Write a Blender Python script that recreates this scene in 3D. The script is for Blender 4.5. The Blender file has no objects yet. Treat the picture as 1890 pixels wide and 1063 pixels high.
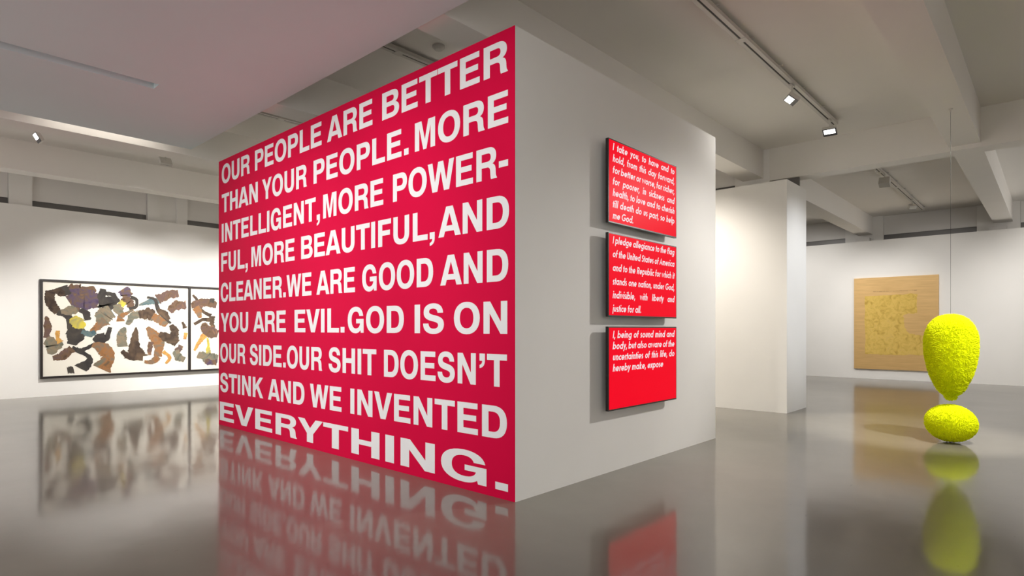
import bpy, bmesh, math, random
import numpy as np
from mathutils import Vector, Matrix, Quaternion

scene = bpy.context.scene
COL = scene.collection
rnd = random.Random(7)

# ------------------------------------------------------------------ camera, world, exposure
# X runs along the video-screen wall (away to the right), Y along the lettered wall (away to the left)
cam_data = bpy.data.cameras.new('camera')
cam_data.sensor_width = 36.0
cam_data.sensor_fit = 'HORIZONTAL'
cam_data.lens = 1102.0 / 1890.0 * 36.0
cam_data.shift_y = 75.5 / 1890.0
cam_data.clip_start = 0.05
cam_data.clip_end = 200
camera = bpy.data.objects.new('camera', cam_data)
COL.objects.link(camera)
camera.location = (-3.708, -3.345, 1.45)
camera.rotation_euler = (math.pi / 2, 0, math.atan2(0.6738, 0.7389) - math.pi / 2)
scene.camera = camera

world = bpy.data.worlds.new('world')
world.use_nodes = True
world.node_tree.nodes['Background'].inputs[0].default_value = (1.0, 0.975, 0.94, 1)
world.node_tree.nodes['Background'].inputs[1].default_value = 1.7
scene.world = world

vs = scene.view_settings
vs.view_transform = 'Standard'
vs.look = 'None'
vs.exposure = 0.0
vs.gamma = 1.0
vs.use_curve_mapping = False
scene.cycles.max_bounces = 10
scene.cycles.diffuse_bounces = 6
scene.cycles.glossy_bounces = 4
scene.cycles.sample_clamp_indirect = 6.0
scene.cycles.use_denoising = True

WARM = (1.0, 0.93, 0.83)
NEUTRAL = (1.0, 0.965, 0.92)
COOL = (0.93, 0.96, 1.0)


def spot(loc, aim, watts, angle=60, blend=0.8, color=NEUTRAL, radius=0.07, parent=None):
    d = bpy.data.lights.new('spot_light', 'SPOT')
    d.energy = watts
    d.spot_size = math.radians(angle)
    d.spot_blend = blend
    d.color = color
    d.shadow_soft_size = radius
    o = bpy.data.objects.new('spot_light', d)
    COL.objects.link(o)
    o.location = loc
    o.rotation_euler = (Vector(aim) - Vector(loc)).to_track_quat('-Z', 'Y').to_euler()
    return o


# unseen windows added behind and beside the camera for ambient fill: openings with light portals
SIDE_FILL_WINDOWS = ((-6.2, -1.2), (0.0, 5.2), (6.9, 12.4))          # along wall_left
FRONT_FILL_WINDOWS = ((-6.0, -1.6), (9.2, 15.6))         # along wall_front
FILL_WIN_Z0, FILL_WIN_Z1 = 0.7, 4.1


def portal(loc, aim, w, h):
    d = bpy.data.lights.new('window_portal', 'AREA')
    d.shape = 'RECTANGLE'; d.size = w; d.size_y = h
    d.cycles.is_portal = True
    o = bpy.data.objects.new('window_portal', d)
    COL.objects.link(o)
    o.location = loc
    o.rotation_euler = Vector(aim).to_track_quat('-Z', 'Z').to_euler()


for a, b in SIDE_FILL_WINDOWS:
    portal((-7.5, (a + b) / 2, (FILL_WIN_Z0 + FILL_WIN_Z1) / 2), (1, 0, 0), b - a, FILL_WIN_Z1 - FILL_WIN_Z0)
for a, b in FRONT_FILL_WINDOWS:
    portal(((a + b) / 2, -7.5, (FILL_WIN_Z0 + FILL_WIN_Z1) / 2), (0, 1, 0), b - a, FILL_WIN_Z1 - FILL_WIN_Z0)

# gallery spotlights and added fill spots, unseen outside the frame or behind the free-standing block
#   the lettered wall, lit from the lowered ceiling above and left of the camera
for y, aim_y in ((-0.6, 0.9), (1.6, 2.6), (3.8, 4.4)):
    spot((-4.2, y, 4.15), (0.0, aim_y, 1.75), 330, 66, 0.8, NEUTRAL)
#   the long wall with the collage
for x, w in ((-5.2, 600), (-3.4, 800), (1.8, 880), (3.4, 900), (5.0, 700)):
    spot((x, 8.76, 4.45), (x, 12.7, 1.4), w, 62, 1.0, NEUTRAL)
#   the white face with the screens
spot((6.6, -3.45, 4.2), (2.5, 0.0, 1.2), 950, 48, 0.9, NEUTRAL, 0.13)
#   the stub wall right of the block
spot((4.6, 2.42, 4.5), (7.03, 1.5, 1.7), 620, 75, 0.9, WARM)
spot((5.4, 4.6, 4.5), (7.03, 4.8, 1.6), 800, 90, 0.9, WARM)  # added fill for the dim bay behind the block
spot((5.6, 8.0, 4.5), (4.2, 5.0, 1.4), 700, 80, 0.9, WARM)  # added fill on the block's back face, bouncing up to the ceiling
#   the bays behind and over the block
for x, y in ((2.4, 2.42), (2.4, 5.6)):
    spot((x, y, 4.6), (x, y, 4.0), 22, 150, 1.0, NEUTRAL)  # hidden fill added on the block's top to brighten the slab above
spot((10.4, 2.42, 4.5), (9.6, 2.6, 0.0), 700, 110, 0.9, NEUTRAL)  # hidden fill added behind the stub wall, bounced off the floor
spot((7.4, -3.9, 4.1), (7.6, 0.07, 2.1), 560, 48, 0.9, COOL)
#   the far room
for y in (-4.0, 2.4):
    spot((12.4, y, 4.5), (16.2, y, 1.7), 460, 82, 0.85, NEUTRAL)
spot((12.0, 5.2, 4.5), (16.2, 4.6, 1.7), 200, 75, 0.85, NEUTRAL)
#   the yellow sculpture
spot((4.2, -3.9, 4.5), (5.7, -2.37, 1.0), 1200, 36, 0.7, NEUTRAL)
spot((2.6, -4.3, 4.3), (5.7, -2.37, 0.9), 430, 28, 0.7, NEUTRAL)  # extra spot added to brighten the bristles
#   hidden spots added to light the beam face in the gap beside the lowered ceiling
for x in (-1.75, -1.25, -0.8):
    spot((x, 6.72, 4.62), (x, 7.07, 4.36), 5.5, 150, 1.0, WARM, 0.02)


# ------------------------------------------------------------------ materials
def new_mat(name):
    m = bpy.data.materials.new(name)
    m.use_nodes = True
    return m, m.node_tree.nodes, m.node_tree.links, m.node_tree.nodes['Principled BSDF']


def plain(name, color, rough=0.6, metal=0.0, spec=0.5, noise=0.0, scale=6.0, bump=0.0, bump_scale=200.0):
    m, n, l, b = new_mat(name)
    b.inputs['Base Color'].default_value = (*color, 1)
    b.inputs['Roughness'].default_value = rough
    b.inputs['Metallic'].default_value = metal
    b.inputs['Specular IOR Level'].default_value = spec
    tc = n.new('ShaderNodeTexCoord')
    if noise:
        t = n.new('ShaderNodeTexNoise'); t.inputs['Scale'].default_value = scale
        t.inputs['Detail'].default_value = 4
        l.new(tc.outputs['Object'], t.inputs['Vector'])
        r = n.new('ShaderNodeValToRGB')
        r.color_ramp.elements[0].position = 0.3
        r.color_ramp.elements[1].position = 0.7
        r.color_ramp.elements[0].color = (*[c * (1 - noise) for c in color], 1)
        r.color_ramp.elements[1].color = (*[min(1, c * (1 + noise)) for c in color], 1)
        l.new(t.outputs['Fac'], r.inputs['Fac'])
        l.new(r.outputs['Color'], b.inputs['Base Color'])
    if bump:
        t = n.new('ShaderNodeTexNoise'); t.inputs['Scale'].default_value = bump_scale
        l.new(tc.outputs['Object'], t.inputs['Vector'])
        bp = n.new('ShaderNodeBump'); bp.inputs['Strength'].default_value = bump
        bp.inputs['Distance'].default_value = 0.002
        l.new(t.outputs['Fac'], bp.inputs['Height'])
        l.new(bp.outputs['Normal'], b.inputs['Normal'])
    return m


def glow(name, color, strength):
    m, n, l, b = new_mat(name)
    b.inputs['Base Color'].default_value = (*[c * 0.02 for c in color], 1)
    b.inputs['Roughness'].default_value = 0.35
    b.inputs['Specular IOR Level'].default_value = 0.02
    b.inputs['Emission Color'].default_value = (*color, 1)
    b.inputs['Emission Strength'].default_value = strength
    return m


def concrete():
    m, n, l, b = new_mat('polished_concrete')
    tc = n.new('ShaderNodeTexCoord')
    t = n.new('ShaderNodeTexNoise'); t.inputs['Scale'].default_value = 0.55
    t.inputs['Detail'].default_value = 8; t.inputs['Roughness'].default_value = 0.6
    l.new(tc.outputs['Object'], t.inputs['Vector'])
    r = n.new('ShaderNodeValToRGB')
    r.color_ramp.elements[0].position = 0.3; r.color_ramp.elements[0].color = (0.150, 0.136, 0.108, 1)
    r.color_ramp.elements[1].position = 0.7; r.color_ramp.elements[1].color = (0.200, 0.184, 0.152, 1)
    l.new(t.outputs['Fac'], r.inputs['Fac'])
    # small dark scuffs
    t2 = n.new('ShaderNodeTexNoise'); t2.inputs['Scale'].default_value = 9.0; t2.inputs['Detail'].default_value = 6
    mp = n.new('ShaderNodeMapping'); mp.inputs['Scale'].default_value = (1.0, 3.0, 1.0)
    l.new(tc.outputs['Object'], mp.inputs['Vector']); l.new(mp.outputs['Vector'], t2.inputs['Vector'])
    r2 = n.new('ShaderNodeValToRGB')
    r2.color_ramp.elements[0].position = 0.22; r2.color_ramp.elements[0].color = (0.72, 0.72, 0.72, 1)
    r2.color_ramp.elements[1].position = 0.30; r2.color_ramp.elements[1].color = (1, 1, 1, 1)
    l.new(t2.outputs['Fac'], r2.inputs['Fac'])
    mx = n.new('ShaderNodeMix'); mx.data_type = 'RGBA'; mx.blend_type = 'MULTIPLY'
    mx.inputs[0].default_value = 1.0
    l.new(r.outputs['Color'], mx.inputs[6]); l.new(r2.outputs['Color'], mx.inputs[7])
    l.new(mx.outputs[2], b.inputs['Base Color'])
    # glossy sealer, slightly uneven
    t3 = n.new('ShaderNodeTexNoise'); t3.inputs['Scale'].default_value = 1.3; t3.inputs['Detail'].default_value = 5
    l.new(tc.outputs['Object'], t3.inputs['Vector'])
    mr = n.new('ShaderNodeMapRange')
    mr.inputs['To Min'].default_value = 0.07; mr.inputs['To Max'].default_value = 0.12
    l.new(t3.outputs['Fac'], mr.inputs['Value'])
    l.new(mr.outputs['Result'], b.inputs['Roughness'])
    b.inputs['IOR'].default_value = 1.75
    t4 = n.new('ShaderNodeTexNoise'); t4.inputs['Scale'].default_value = 3.5; t4.inputs['Detail'].default_value = 3
    l.new(tc.outputs['Object'], t4.inputs['Vector'])
    bp = n.new('ShaderNodeBump'); bp.inputs['Strength'].default_value = 0.12; bp.inputs['Distance'].default_value = 0.01
    l.new(t4.outputs['Fac'], bp.inputs['Height'])
    l.new(bp.outputs['Normal'], b.inputs['Normal'])
    # the sealer also has a wide, hazy lobe
    b2 = n.new('ShaderNodeBsdfPrincipled')
    b2.inputs['Roughness'].default_value = 0.31
    b2.inputs['IOR'].default_value = 1.75
    l.new(mx.outputs[2], b2.inputs['Base Color'])
    l.new(bp.outputs['Normal'], b2.inputs['Normal'])
    ms = n.new('ShaderNodeMixShader'); ms.inputs['Fac'].default_value = 0.32
    l.new(b.outputs['BSDF'], ms.inputs[1]); l.new(b2.outputs['BSDF'], ms.inputs[2])
    l.new(ms.outputs['Shader'], n['Material Output'].inputs['Surface'])
    return m


def paint_mix(name, cols, scale=3.0, detail=6.0, dist=1.5):
    """mottled brushed-paper paint: several pigments running into one another"""
    m, n, l, b = new_mat(name)
    tc = n.new('ShaderNodeTexCoord')
    t = n.new('ShaderNodeTexNoise'); t.inputs['Scale'].default_value = scale
    t.inputs['Detail'].default_value = detail; t.inputs['Distortion'].default_value = dist
    l.new(tc.outputs['Object'], t.inputs['Vector'])
    r = n.new('ShaderNodeValToRGB')
    k = len(cols)
    while len(r.color_ramp.elements) < k:
        r.color_ramp.elements.new(0.5)
    for i, c in enumerate(cols):
        r.color_ramp.elements[i].position = 0.28 + 0.44 * i / max(1, k - 1)
        r.color_ramp.elements[i].color = (*c, 1)
    l.new(t.outputs['Fac'], r.inputs['Fac'])
    l.new(r.outputs['Color'], b.inputs['Base Color'])
    b.inputs['Roughness'].default_value = 0.8
    b.inputs['Specular IOR Level'].default_value = 0.2
    return m


M = {}
M['wall'] = plain('white_wall_paint', (0.86, 0.845, 0.82), 0.75, spec=0.2, noise=0.012, scale=1.5, bump=0.04)
M['ceiling'] = plain('white_ceiling_paint', (0.83, 0.805, 0.765), 0.85, spec=0.2, noise=0.012, scale=0.8)
M['soffit'] = plain('cool_white_ceiling_paint', (0.67, 0.765, 0.78), 0.85, spec=0.2, noise=0.012, scale=0.8)  # ceiling white tinted cool to offset the red wall's bounce light
M['floor'] = concrete()
M['red_vinyl'] = plain('red_vinyl', (0.66, 0.002, 0.052), 0.6, spec=0.08, noise=0.01, scale=0.6)
M['white_vinyl'] = plain('white_vinyl', (0.86, 0.86, 0.88), 0.6, spec=0.15)
M['black_plastic'] = plain('black_plastic', (0.012, 0.009, 0.009), 0.35)
M['screen_red'] = glow('screen_red', (0.98, 0.003, 0.020), 0.92)
M['screen_white'] = glow('screen_white', (0.93, 0.80, 0.83), 0.95)
M['frame_black'] = plain('black_frame_wood', (0.018, 0.013, 0.012), 0.45)
M['paper_cream'] = plain('cream_paper', (0.86, 0.82, 0.73), 0.8, spec=0.2, noise=0.02, scale=2)
M['white_metal'] = plain('white_powder_coat', (0.62, 0.60, 0.56), 0.4)
M['dark_slot'] = plain('dark_slot', (0.02, 0.017, 0.014), 0.6)
M['lamp_lens'] = glow('lamp_lens', (1.0, 0.99, 0.95), 5.0)
M['lamp_dark'] = plain('lamp_dark_rim', (0.05, 0.045, 0.05), 0.4)
M['blind'] = plain('pale_roller_blind', (0.80, 0.78, 0.76), 0.85, spec=0.1, noise=0.01, scale=2)
M['dark_glass'] = plain('dark_window_glass', (0.17, 0.16, 0.155), 0.4)
M['steel_wire'] = plain('steel_wire', (0.06, 0.055, 0.05), 0.7)
M['yellow'] = plain('yellow_bristle', (0.87, 0.95, 0.003), 0.75, spec=0.1, noise=0.10, scale=14)


def bristle_tips():
    m, n, l, b = new_mat('yellow_bristle_tips')
    g_ = n.new('ShaderNodeNewGeometry')                 # every bristle its own shade of dye
    r = n.new('ShaderNodeValToRGB')
    r.color_ramp.elements[0].position = 0.0; r.color_ramp.elements[0].color = (0.64, 0.68, 0.002, 1)
    r.color_ramp.elements[1].position = 0.75; r.color_ramp.elements[1].color = (0.90, 0.985, 0.005, 1)
    l.new(g_.outputs['Random Per Island'], r.inputs['Fac'])
    l.new(r.outputs['Color'], b.inputs['Base Color'])
    b.inputs['Roughness'].default_value = 0.7
    b.inputs['Specular IOR Level'].default_value = 0.1
    return m


M['yellow_tip'] = bristle_tips()


def gold_canvas():
    m, n, l, b = new_mat('tan_gold_canvas')
    tc = n.new('ShaderNodeTexCoord')
    mp = n.new('ShaderNodeMapping'); mp.inputs['Scale'].default_value = (0.5, 1.2, 14.0)
    l.new(tc.outputs['Object'], mp.inputs['Vector'])
    t = n.new('ShaderNodeTexNoise'); t.inputs['Scale'].default_value = 1.6; t.inputs['Detail'].default_value = 7
    l.new(mp.outputs['Vector'], t.inputs['Vector'])
    r = n.new('ShaderNodeValToRGB')
    r.color_ramp.elements[0].position = 0.25; r.color_ramp.elements[0].color = (0.58, 0.365, 0.140, 1)
    r.color_ramp.elements[1].position = 0.75; r.color_ramp.elements[1].color = (0.71, 0.46, 0.190, 1)
    l.new(t.outputs['Fac'], r.inputs['Fac']); l.new(r.outputs['Color'], b.inputs['Base Color'])
    b.inputs['Roughness'].default_value = 0.5
    b.inputs['Metallic'].default_value = 0.15
    return m


M['gold_canvas'] = gold_canvas()
M['gold_patch'] = paint_mix('worked_gold_paint', [(0.50, 0.32, 0.07), (0.63, 0.43, 0.10), (0.72, 0.50, 0.13), (0.64, 0.44, 0.13)], 7.0, 9.0, 1.2)
M['gold_line'] = plain('brown_pencil_line', (0.22, 0.13, 0.06), 0.8)


# ------------------------------------------------------------------ object helpers
def mesh_obj(name, verts, faces, mats, parent=None, face_mats=None, smooth=False):
    me = bpy.data.meshes.new(name)
    me.from_pydata([tuple(v) for v in verts], [], faces)
    if not isinstance(mats, (list, tuple)):
        mats = [mats]
    for m in mats:
        me.materials.append(m)
    if face_mats:
        for p, i in zip(me.polygons, face_mats):
            p.material_index = i
    if smooth:
        me.polygons.foreach_set('use_smooth', [True] * len(me.polygons))
    me.update()
    o = bpy.data.objects.new(name, me)
    COL.objects.link(o)
    if parent:
        o.parent = parent
    return o


def bm_obj(name, bm, mats, parent=None, smooth=False):
    me = bpy.data.meshes.new(name)
    bm.normal_update()
    bm.to_mesh(me); bm.free()
    if not isinstance(mats, (list, tuple)):
        mats = [mats]
    for m in mats:
        me.materials.append(m)
    if smooth:
        me.polygons.foreach_set('use_smooth', [True] * len(me.polygons))
    o = bpy.data.objects.new(name, me)
    COL.objects.link(o)
    if parent:
        o.parent = parent
    return o


def add_box(bm, x0, x1, y0, y1, z0, z1, bevel=0.0, mat=0):
    vs_ = [bm.verts.new(p) for p in ((x0, y0, z0), (x1, y0, z0), (x1, y1, z0), (x0, y1, z0),
                                     (x0, y0, z1), (x1, y0, z1), (x1, y1, z1), (x0, y1, z1))]
    fs = []
    for q in ((0, 3, 2, 1), (4, 5, 6, 7), (0, 1, 5, 4), (1, 2, 6, 5), (2, 3, 7, 6), (3, 0, 4, 7)):
        f = bm.faces.new([vs_[i] for i in q]); f.material_index = mat; fs.append(f)
    if bevel:
        es = {e for f in fs for e in f.edges}
        bmesh.ops.bevel(bm, geom=list(es), offset=bevel, segments=2, affect='EDGES', profile=0.7)
    return fs


def add_cyl(bm, p0, p1, r, seg=12, r1=None):
    p0, p1 = Vector(p0), Vector(p1)
    d = p1 - p0
    q = d.to_track_quat('Z', 'Y').to_matrix().to_4x4()
    mtx = Matrix.Translation((p0 + p1) / 2) @ q
    bmesh.ops.create_cone(bm, cap_ends=True, segments=seg, radius1=r, radius2=r if r1 is None else r1,
                          depth=d.length, matrix=mtx)


def empty(name, loc, label, cat, group=None):
    o = bpy.data.objects.new(name, None)
    o.empty_display_size = 0.1
    COL.objects.link(o)
    o.location = loc
    o['label'] = label
    o['category'] = cat
    if group:
        o['group'] = group
    return o


def structure(o):
    o['kind'] = 'structure'
    return o


def struct_box(name, x0, x1, y0, y1, z0, z1, mat):
    bm = bmesh.new()
    add_box(bm, x0, x1, y0, y1, z0, z1)
    return structure(bm_obj(name, bm, mat))


# ------------------------------------------------------------------ the room shell
SLAB, BEAM, PART = 4.80, 4.27, 4.02      # ceiling slab, underside of beams, top of the partitions
struct_box('floor', -7.6, 17.0, -7.6, 13.6, -0.2, 0.0, M['floor'])
struct_box('ceiling', -7.6, 17.0, -7.6, 13.6, SLAB, SLAB + 0.2, M['ceiling'])

# outer walls out of frame; their window openings are added to let in fill light
def fill_window_wall(name, axis, a0, a1, openings):
    bm = bmesh.new()
    def bx(u0, u1, z0, z1):
        if axis == 'X':
            add_box(bm, -7.6, -7.4, u0, u1, z0, z1)
        else:
            add_box(bm, u0, u1, -7.6, -7.4, z0, z1)
    u = a0
    for o0, o1 in openings:
        bx(u, o0, 0.0, SLAB); bx(o0, o1, 0.0, FILL_WIN_Z0); bx(o0, o1, FILL_WIN_Z1, SLAB)
        for k in range(1, 4):                                   # mullions
            m = o0 + (o1 - o0) * k / 4
            bx(m - 0.03, m + 0.03, FILL_WIN_Z0, FILL_WIN_Z1)
        u = o1
    bx(u, a1, 0.0, SLAB)
    structure(bm_obj(name, bm, M['wall']))


fill_window_wall('wall_left', 'X', -7.6, 13.6, SIDE_FILL_WINDOWS)
fill_window_wall('wall_front', 'Y', -7.4, 17.0, FRONT_FILL_WINDOWS)

# beams along X at a regular 3.19 m
for i, (y0, y1) in enumerate(((-5.70, -5.31), (-2.50, -2.11), (0.71, 1.09), (3.87, 4.27), (7.07, 7.45), (10.25, 10.64))):
    x0 = -0.185 if y1 < 6.6 else -7.4
    struct_box('ceiling_beam', x0, 16.8, y0, y1, BEAM, SLAB, M['ceiling'])

# girder across the opening to the far room, with the outer wall left of it
struct_box('ceiling_beam', 7.73, 8.10, -7.4, 0.599, 4.205, SLAB - 0.001, M['ceiling'])

# lowered ceiling over the camera, with one narrow recessed slot
SX0, SX1, SY0, SY1, SZ = -7.4, -0.185, -7.4, 6.667, 4.26
QX0, QX1, QY0, QY1, QZ = -6.4, -1.37, 4.28, 4.46, 4.40
verts, faces = [], []


def quad(*p):
    i = len(verts); verts.extend(p); faces.append(tuple(range(i, i + len(p))))


quad((SX0, SY0, SZ), (SX0, QY0, SZ), (SX1, QY0, SZ), (SX1, SY0, SZ))
quad((SX0, QY1, SZ), (SX0, SY1, SZ), (SX1, SY1, SZ), (SX1, QY1, SZ))
quad((SX0, QY0, SZ), (SX0, QY1, SZ), (QX0, QY1, SZ), (QX0, QY0, SZ))
quad((QX1, QY0, SZ), (QX1, QY1, SZ), (SX1, QY1, SZ), (SX1, QY0, SZ))
quad((QX0, QY0, SZ), (QX0, QY0, QZ), (QX1, QY0, QZ), (QX1, QY0, SZ))
quad((QX0, QY1, SZ), (QX1, QY1, SZ), (QX1, QY1, QZ), (QX0, QY1, QZ))
quad((QX0, QY0, SZ), (QX0, QY1, SZ), (QX0, QY1, QZ), (QX0, QY0, QZ))
quad((QX1, QY0, SZ), (QX1, QY0, QZ), (QX1, QY1, QZ), (QX1, QY1, SZ))
quad((QX0, QY0, QZ), (QX0, QY1, QZ), (QX1, QY1, QZ), (QX1, QY0, QZ))
quad((SX1, SY0, SZ), (SX1, SY1, SZ), (SX1, SY1, SLAB), (SX1, SY0, SLAB))
quad((SX0, SY1, SZ), (SX0, SY1, SLAB), (SX1, SY1, SLAB), (SX1, SY1, SZ))
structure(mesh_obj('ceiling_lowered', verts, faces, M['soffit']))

# free-standing block in the middle
BL, BW, BH = 6.07, 3.97, 3.99
struct_box('wall_center', 0.0, BW, 0.0, BL, 0.0, BH, M['wall'])

# long wall on the left with the collage, outer wall with blinds above it
struct_box('wall_back', -7.4, 7.0, 12.70, 12.82, 0.0, 4.05, M['wall'])
# stub wall right of the block
struct_box('wall_stub', 7.03, 8.10, 0.07, 7.0, 0.0, PART, M['wall'])
# far wall on the right
struct_box('wall_right', 16.20, 16.32, -7.4, 8.0, 0.0, PART, M['wall'])

BLIND_Z = 4.235


def outer_wall(name, axis, plane, a0, a1, piers, depth=0.4):
    """outer wall: piers (front at the plane); between them recessed openings with blinds"""
    bm = bmesh.new()
    def bx(u0, u1, d0, d1, z0, z1):
        if axis == 'Y':
            add_box(bm, u0, u1, plane + d0, plane + d1, z0, z1)
        else:
            add_box(bm, plane + d0, plane + d1, u0, u1, z0, z1)
    bx(a0, a1, 0.0, depth, 0.0, 4.0)
    for p0, p1, d in piers:
        bx(p0, p1, d, depth, 4.0, SLAB)
    return structure(bm_obj(name, bm, M['wall']))


WINDOW_N = [0]


def window(axis, plane, u0, u1, depth=0.14):
    WINDOW_N[0] += 1
    bm = bmesh.new()
    if axis == 'Y':
        add_box(bm, u0, u1, plane + depth, plane + depth + 0.04, 4.0, SLAB)
    else:
        add_box(bm, plane + depth, plane + depth + 0.04, u0, u1, 4.0, SLAB)
    w = structure(bm_obj('window_%d' % WINDOW_N[0], bm, M['dark_glass']))
    bm = bmesh.new()
    if axis == 'Y':
        add_box(bm, u0 + 0.005, u1 - 0.005, plane + depth - 0.05, plane + depth - 0.03, BLIND_Z, SLAB - 0.005)
    else:
        add_box(bm, plane + depth - 0.05, plane + depth - 0.03, u0 + 0.005, u1 - 0.005, BLIND_Z, SLAB - 0.005)
    bm_obj('roller_blind', bm, M['blind'], w)
    return w


piers = [(-7.4, -3.9, 0.0), (-1.55, -1.16, 0.0), (1.06, 1.32, 0.0), (1.32, 1.70, 0.07), (1.70, 1.955, 0.0), (4.2, 4.6, 0.0), (6.6, 7.6, 0.0)]
outer_wall('wall_outer', 'Y', 13.0, -7.4, 17.0, piers)
for a, b in ((-3.9, -1.55), (-1.16, 1.06), (1.955, 4.2), (4.6, 6.6)):
    window('Y', 13.0, a, b)

# outer wall beside the opening (behind the stub wall)
outer_wall('wall_divider', 'X', 7.73, 0.20, 13.0, [(0.60, 1.25, 0.0), (3.7, 4.4, 0.0), (6.9, 7.6, 0.0)], 0.37)
for a, b in ((1.25, 3.7), (4.4, 6.9)):
    window('X', 7.73, a, b, 0.10)
WINDOW_N[0] += 1
struct_box('window_%d' % WINDOW_N[0], 7.80, 7.84, 0.10, 0.60, 4.0, 4.205, M['dark_glass'])

# outer wall behind the far partition
outer_wall('wall_far', 'X', 16.75, -7.4, 13.0, [(-7.4, -5.0, 0.0), (-2.65, -1.75, 0.0), (0.44, 1.45, 0.0), (3.7, 4.5, 0.0)], 0.25)
for a, b in ((-5.0, -2.65), (-1.75, 0.44), (1.45, 3.7)):
    window('X', 16.75, a, b, 0.10)
# beam bearings at the far wall
for y0, y1 in ((0.76, 1.13), (-2.38, -2.01)):
    struct_box('trim_1' if y0 > 0 else 'trim_2', 16.55, 16.75, y0, y1, 4.02, 4.17, M['blind'])

# ------------------------------------------------------------------ lettering
GLYPHS = {
 'A': (722, "M0 0 L255 718 L467 718 L722 0 L545 0 L503 126 L219 126 L177 0 Z M262 258 L460 258 L361 560 Z"),
 'B': (722, "M70 0 L70 718 L430 718 C590 718 662 650 662 540 C662 460 620 405 560 378 C640 352 692 295 692 205 C692 75 600 0 440 0 Z M234 590 L234 432 L400 432 C470 432 500 460 500 512 C500 565 470 590 400 590 Z M234 310 L234 128 L415 128 C490 128 525 160 525 220 C525 280 490 310 415 310 Z"),
 'C': (722, "M690 465 C675 635 550 735 375 735 C165 735 40 590 40 360 C40 125 165 -17 370 -17 C555 -17 680 85 692 262 L535 262 C522 165 460 120 375 120 C265 120 205 205 205 360 C205 515 265 598 375 598 C460 598 518 555 532 465 Z"),
 'D': (722, "M70 0 L70 718 L360 718 C570 718 685 595 685 365 C685 130 570 0 360 0 Z M234 582 L234 136 L340 136 C460 136 520 210 520 362 C520 510 460 582 340 582 Z"),
 'E': (667, "M70 0 L70 718 L610 718 L610 585 L234 585 L234 435 L575 435 L575 305 L234 305 L234 135 L620 135 L620 0 Z"),
 'F': (611, "M70 0 L70 718 L580 718 L580 583 L234 583 L234 423 L535 423 L535 290 L234 290 L234 0 Z"),
 'G': (778, "M690 470 C668 640 545 735 385 735 C170 735 42 590 42 358 C42 125 170 -17 370 -17 C460 -17 530 15 578 78 L590 0 L706 0 L706 390 L400 390 L400 262 L560 262 C550 170 480 120 390 120 C275 120 207 205 207 358 C207 515 275 598 390 598 C465 598 515 555 530 470 Z"),
 'H': (722, "M68 0 L68 718 L232 718 L232 435 L490 435 L490 718 L654 718 L654 0 L490 0 L490 295 L232 295 L232 0 Z"),
 'I': (278, "M57 0 L57 718 L221 718 L221 0 Z"),
 'K': (722, "M70 0 L70 718 L234 718 L234 430 L500 718 L700 718 L430 435 L722 0 L525 0 L315 318 L234 232 L234 0 Z"),
 'L': (611, "M75 0 L75 718 L240 718 L240 138 L590 138 L590 0 Z"),
 'M': (833, "M70 0 L70 718 L300 718 L417 240 L534 718 L763 718 L763 0 L610 0 L610 560 L470 0 L363 0 L223 560 L223 0 Z"),
 'N': (722, "M68 0 L68 718 L235 718 L500 265 L500 718 L654 718 L654 0 L490 0 L222 455 L222 0 Z"),
 'O': (778, "M389 735 C600 735 738 590 738 359 C738 128 600 -17 389 -17 C178 -17 40 128 40 359 C40 590 178 735 389 735 Z M389 598 C275 598 205 510 205 359 C205 208 275 120 389 120 C503 120 573 208 573 359 C573 510 503 598 389 598 Z"),
 'P': (667, "M70 0 L70 718 L405 718 C555 718 638 635 638 490 C638 345 555 258 405 258 L234 258 L234 0 Z M234 585 L234 391 L370 391 C445 391 477 425 477 488 C477 552 445 585 370 585 Z"),
 'R': (722, "M70 0 L70 718 L440 718 C590 718 668 640 668 515 C668 425 625 365 555 340 C620 318 648 275 652 190 C656 110 655 55 690 20 L690 0 L515 0 C500 40 498 90 495 160 C491 245 465 278 380 278 L234 278 L234 0 Z M234 588 L234 405 L405 405 C475 405 508 435 508 497 C508 560 475 588 405 588 Z"),
 'S': (667, "M608 500 C602 655 492 735 332 735 C165 735 55 655 55 515 C55 390 130 335 290 300 C420 272 470 255 470 200 C470 145 420 113 345 113 C250 113 200 155 195 240 L38 240 C38 75 150 -17 335 -17 C515 -17 630 70 630 215 C630 350 545 400 395 435 C265 465 212 480 212 530 C212 580 255 607 325 607 C400 607 448 575 453 500 Z"),
 'T': (611, "M14 583 L14 718 L598 718 L598 583 L388 583 L388 0 L224 0 L224 583 Z"),
 'U': (722, "M68 718 L232 718 L232 270 C232 170 270 122 361 122 C452 122 490 170 490 270 L490 718 L654 718 L654 265 C654 85 550 -17 361 -17 C172 -17 68 85 68 265 Z"),
 'V': (667, "M10 718 L185 718 L335 205 L482 718 L657 718 L425 0 L245 0 Z"),
 'W': (944, "M10 718 L178 718 L272 235 L385 718 L560 718 L672 235 L768 718 L934 718 L765 0 L588 0 L472 480 L355 0 L178 0 Z"),
 'Y': (667, "M8 718 L190 718 L334 440 L478 718 L660 718 L416 275 L416 0 L252 0 L252 275 Z"),
 '.': (278, "M58 0 L58 164 L222 164 L222 0 Z"),
 ',': (278, "M58 0 L58 164 L224 164 L224 15 C224 -90 170 -150 60 -168 L60 -95 C112 -85 140 -55 142 0 Z"),
 '-': (333, "M36 205 L36 345 L300 345 L300 205 Z"),
 "'": (278, "M60 554 L60 718 L224 718 L224 569 C224 464 170 404 62 388 L62 461 C114 471 140 501 142 554 Z"),
}


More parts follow.
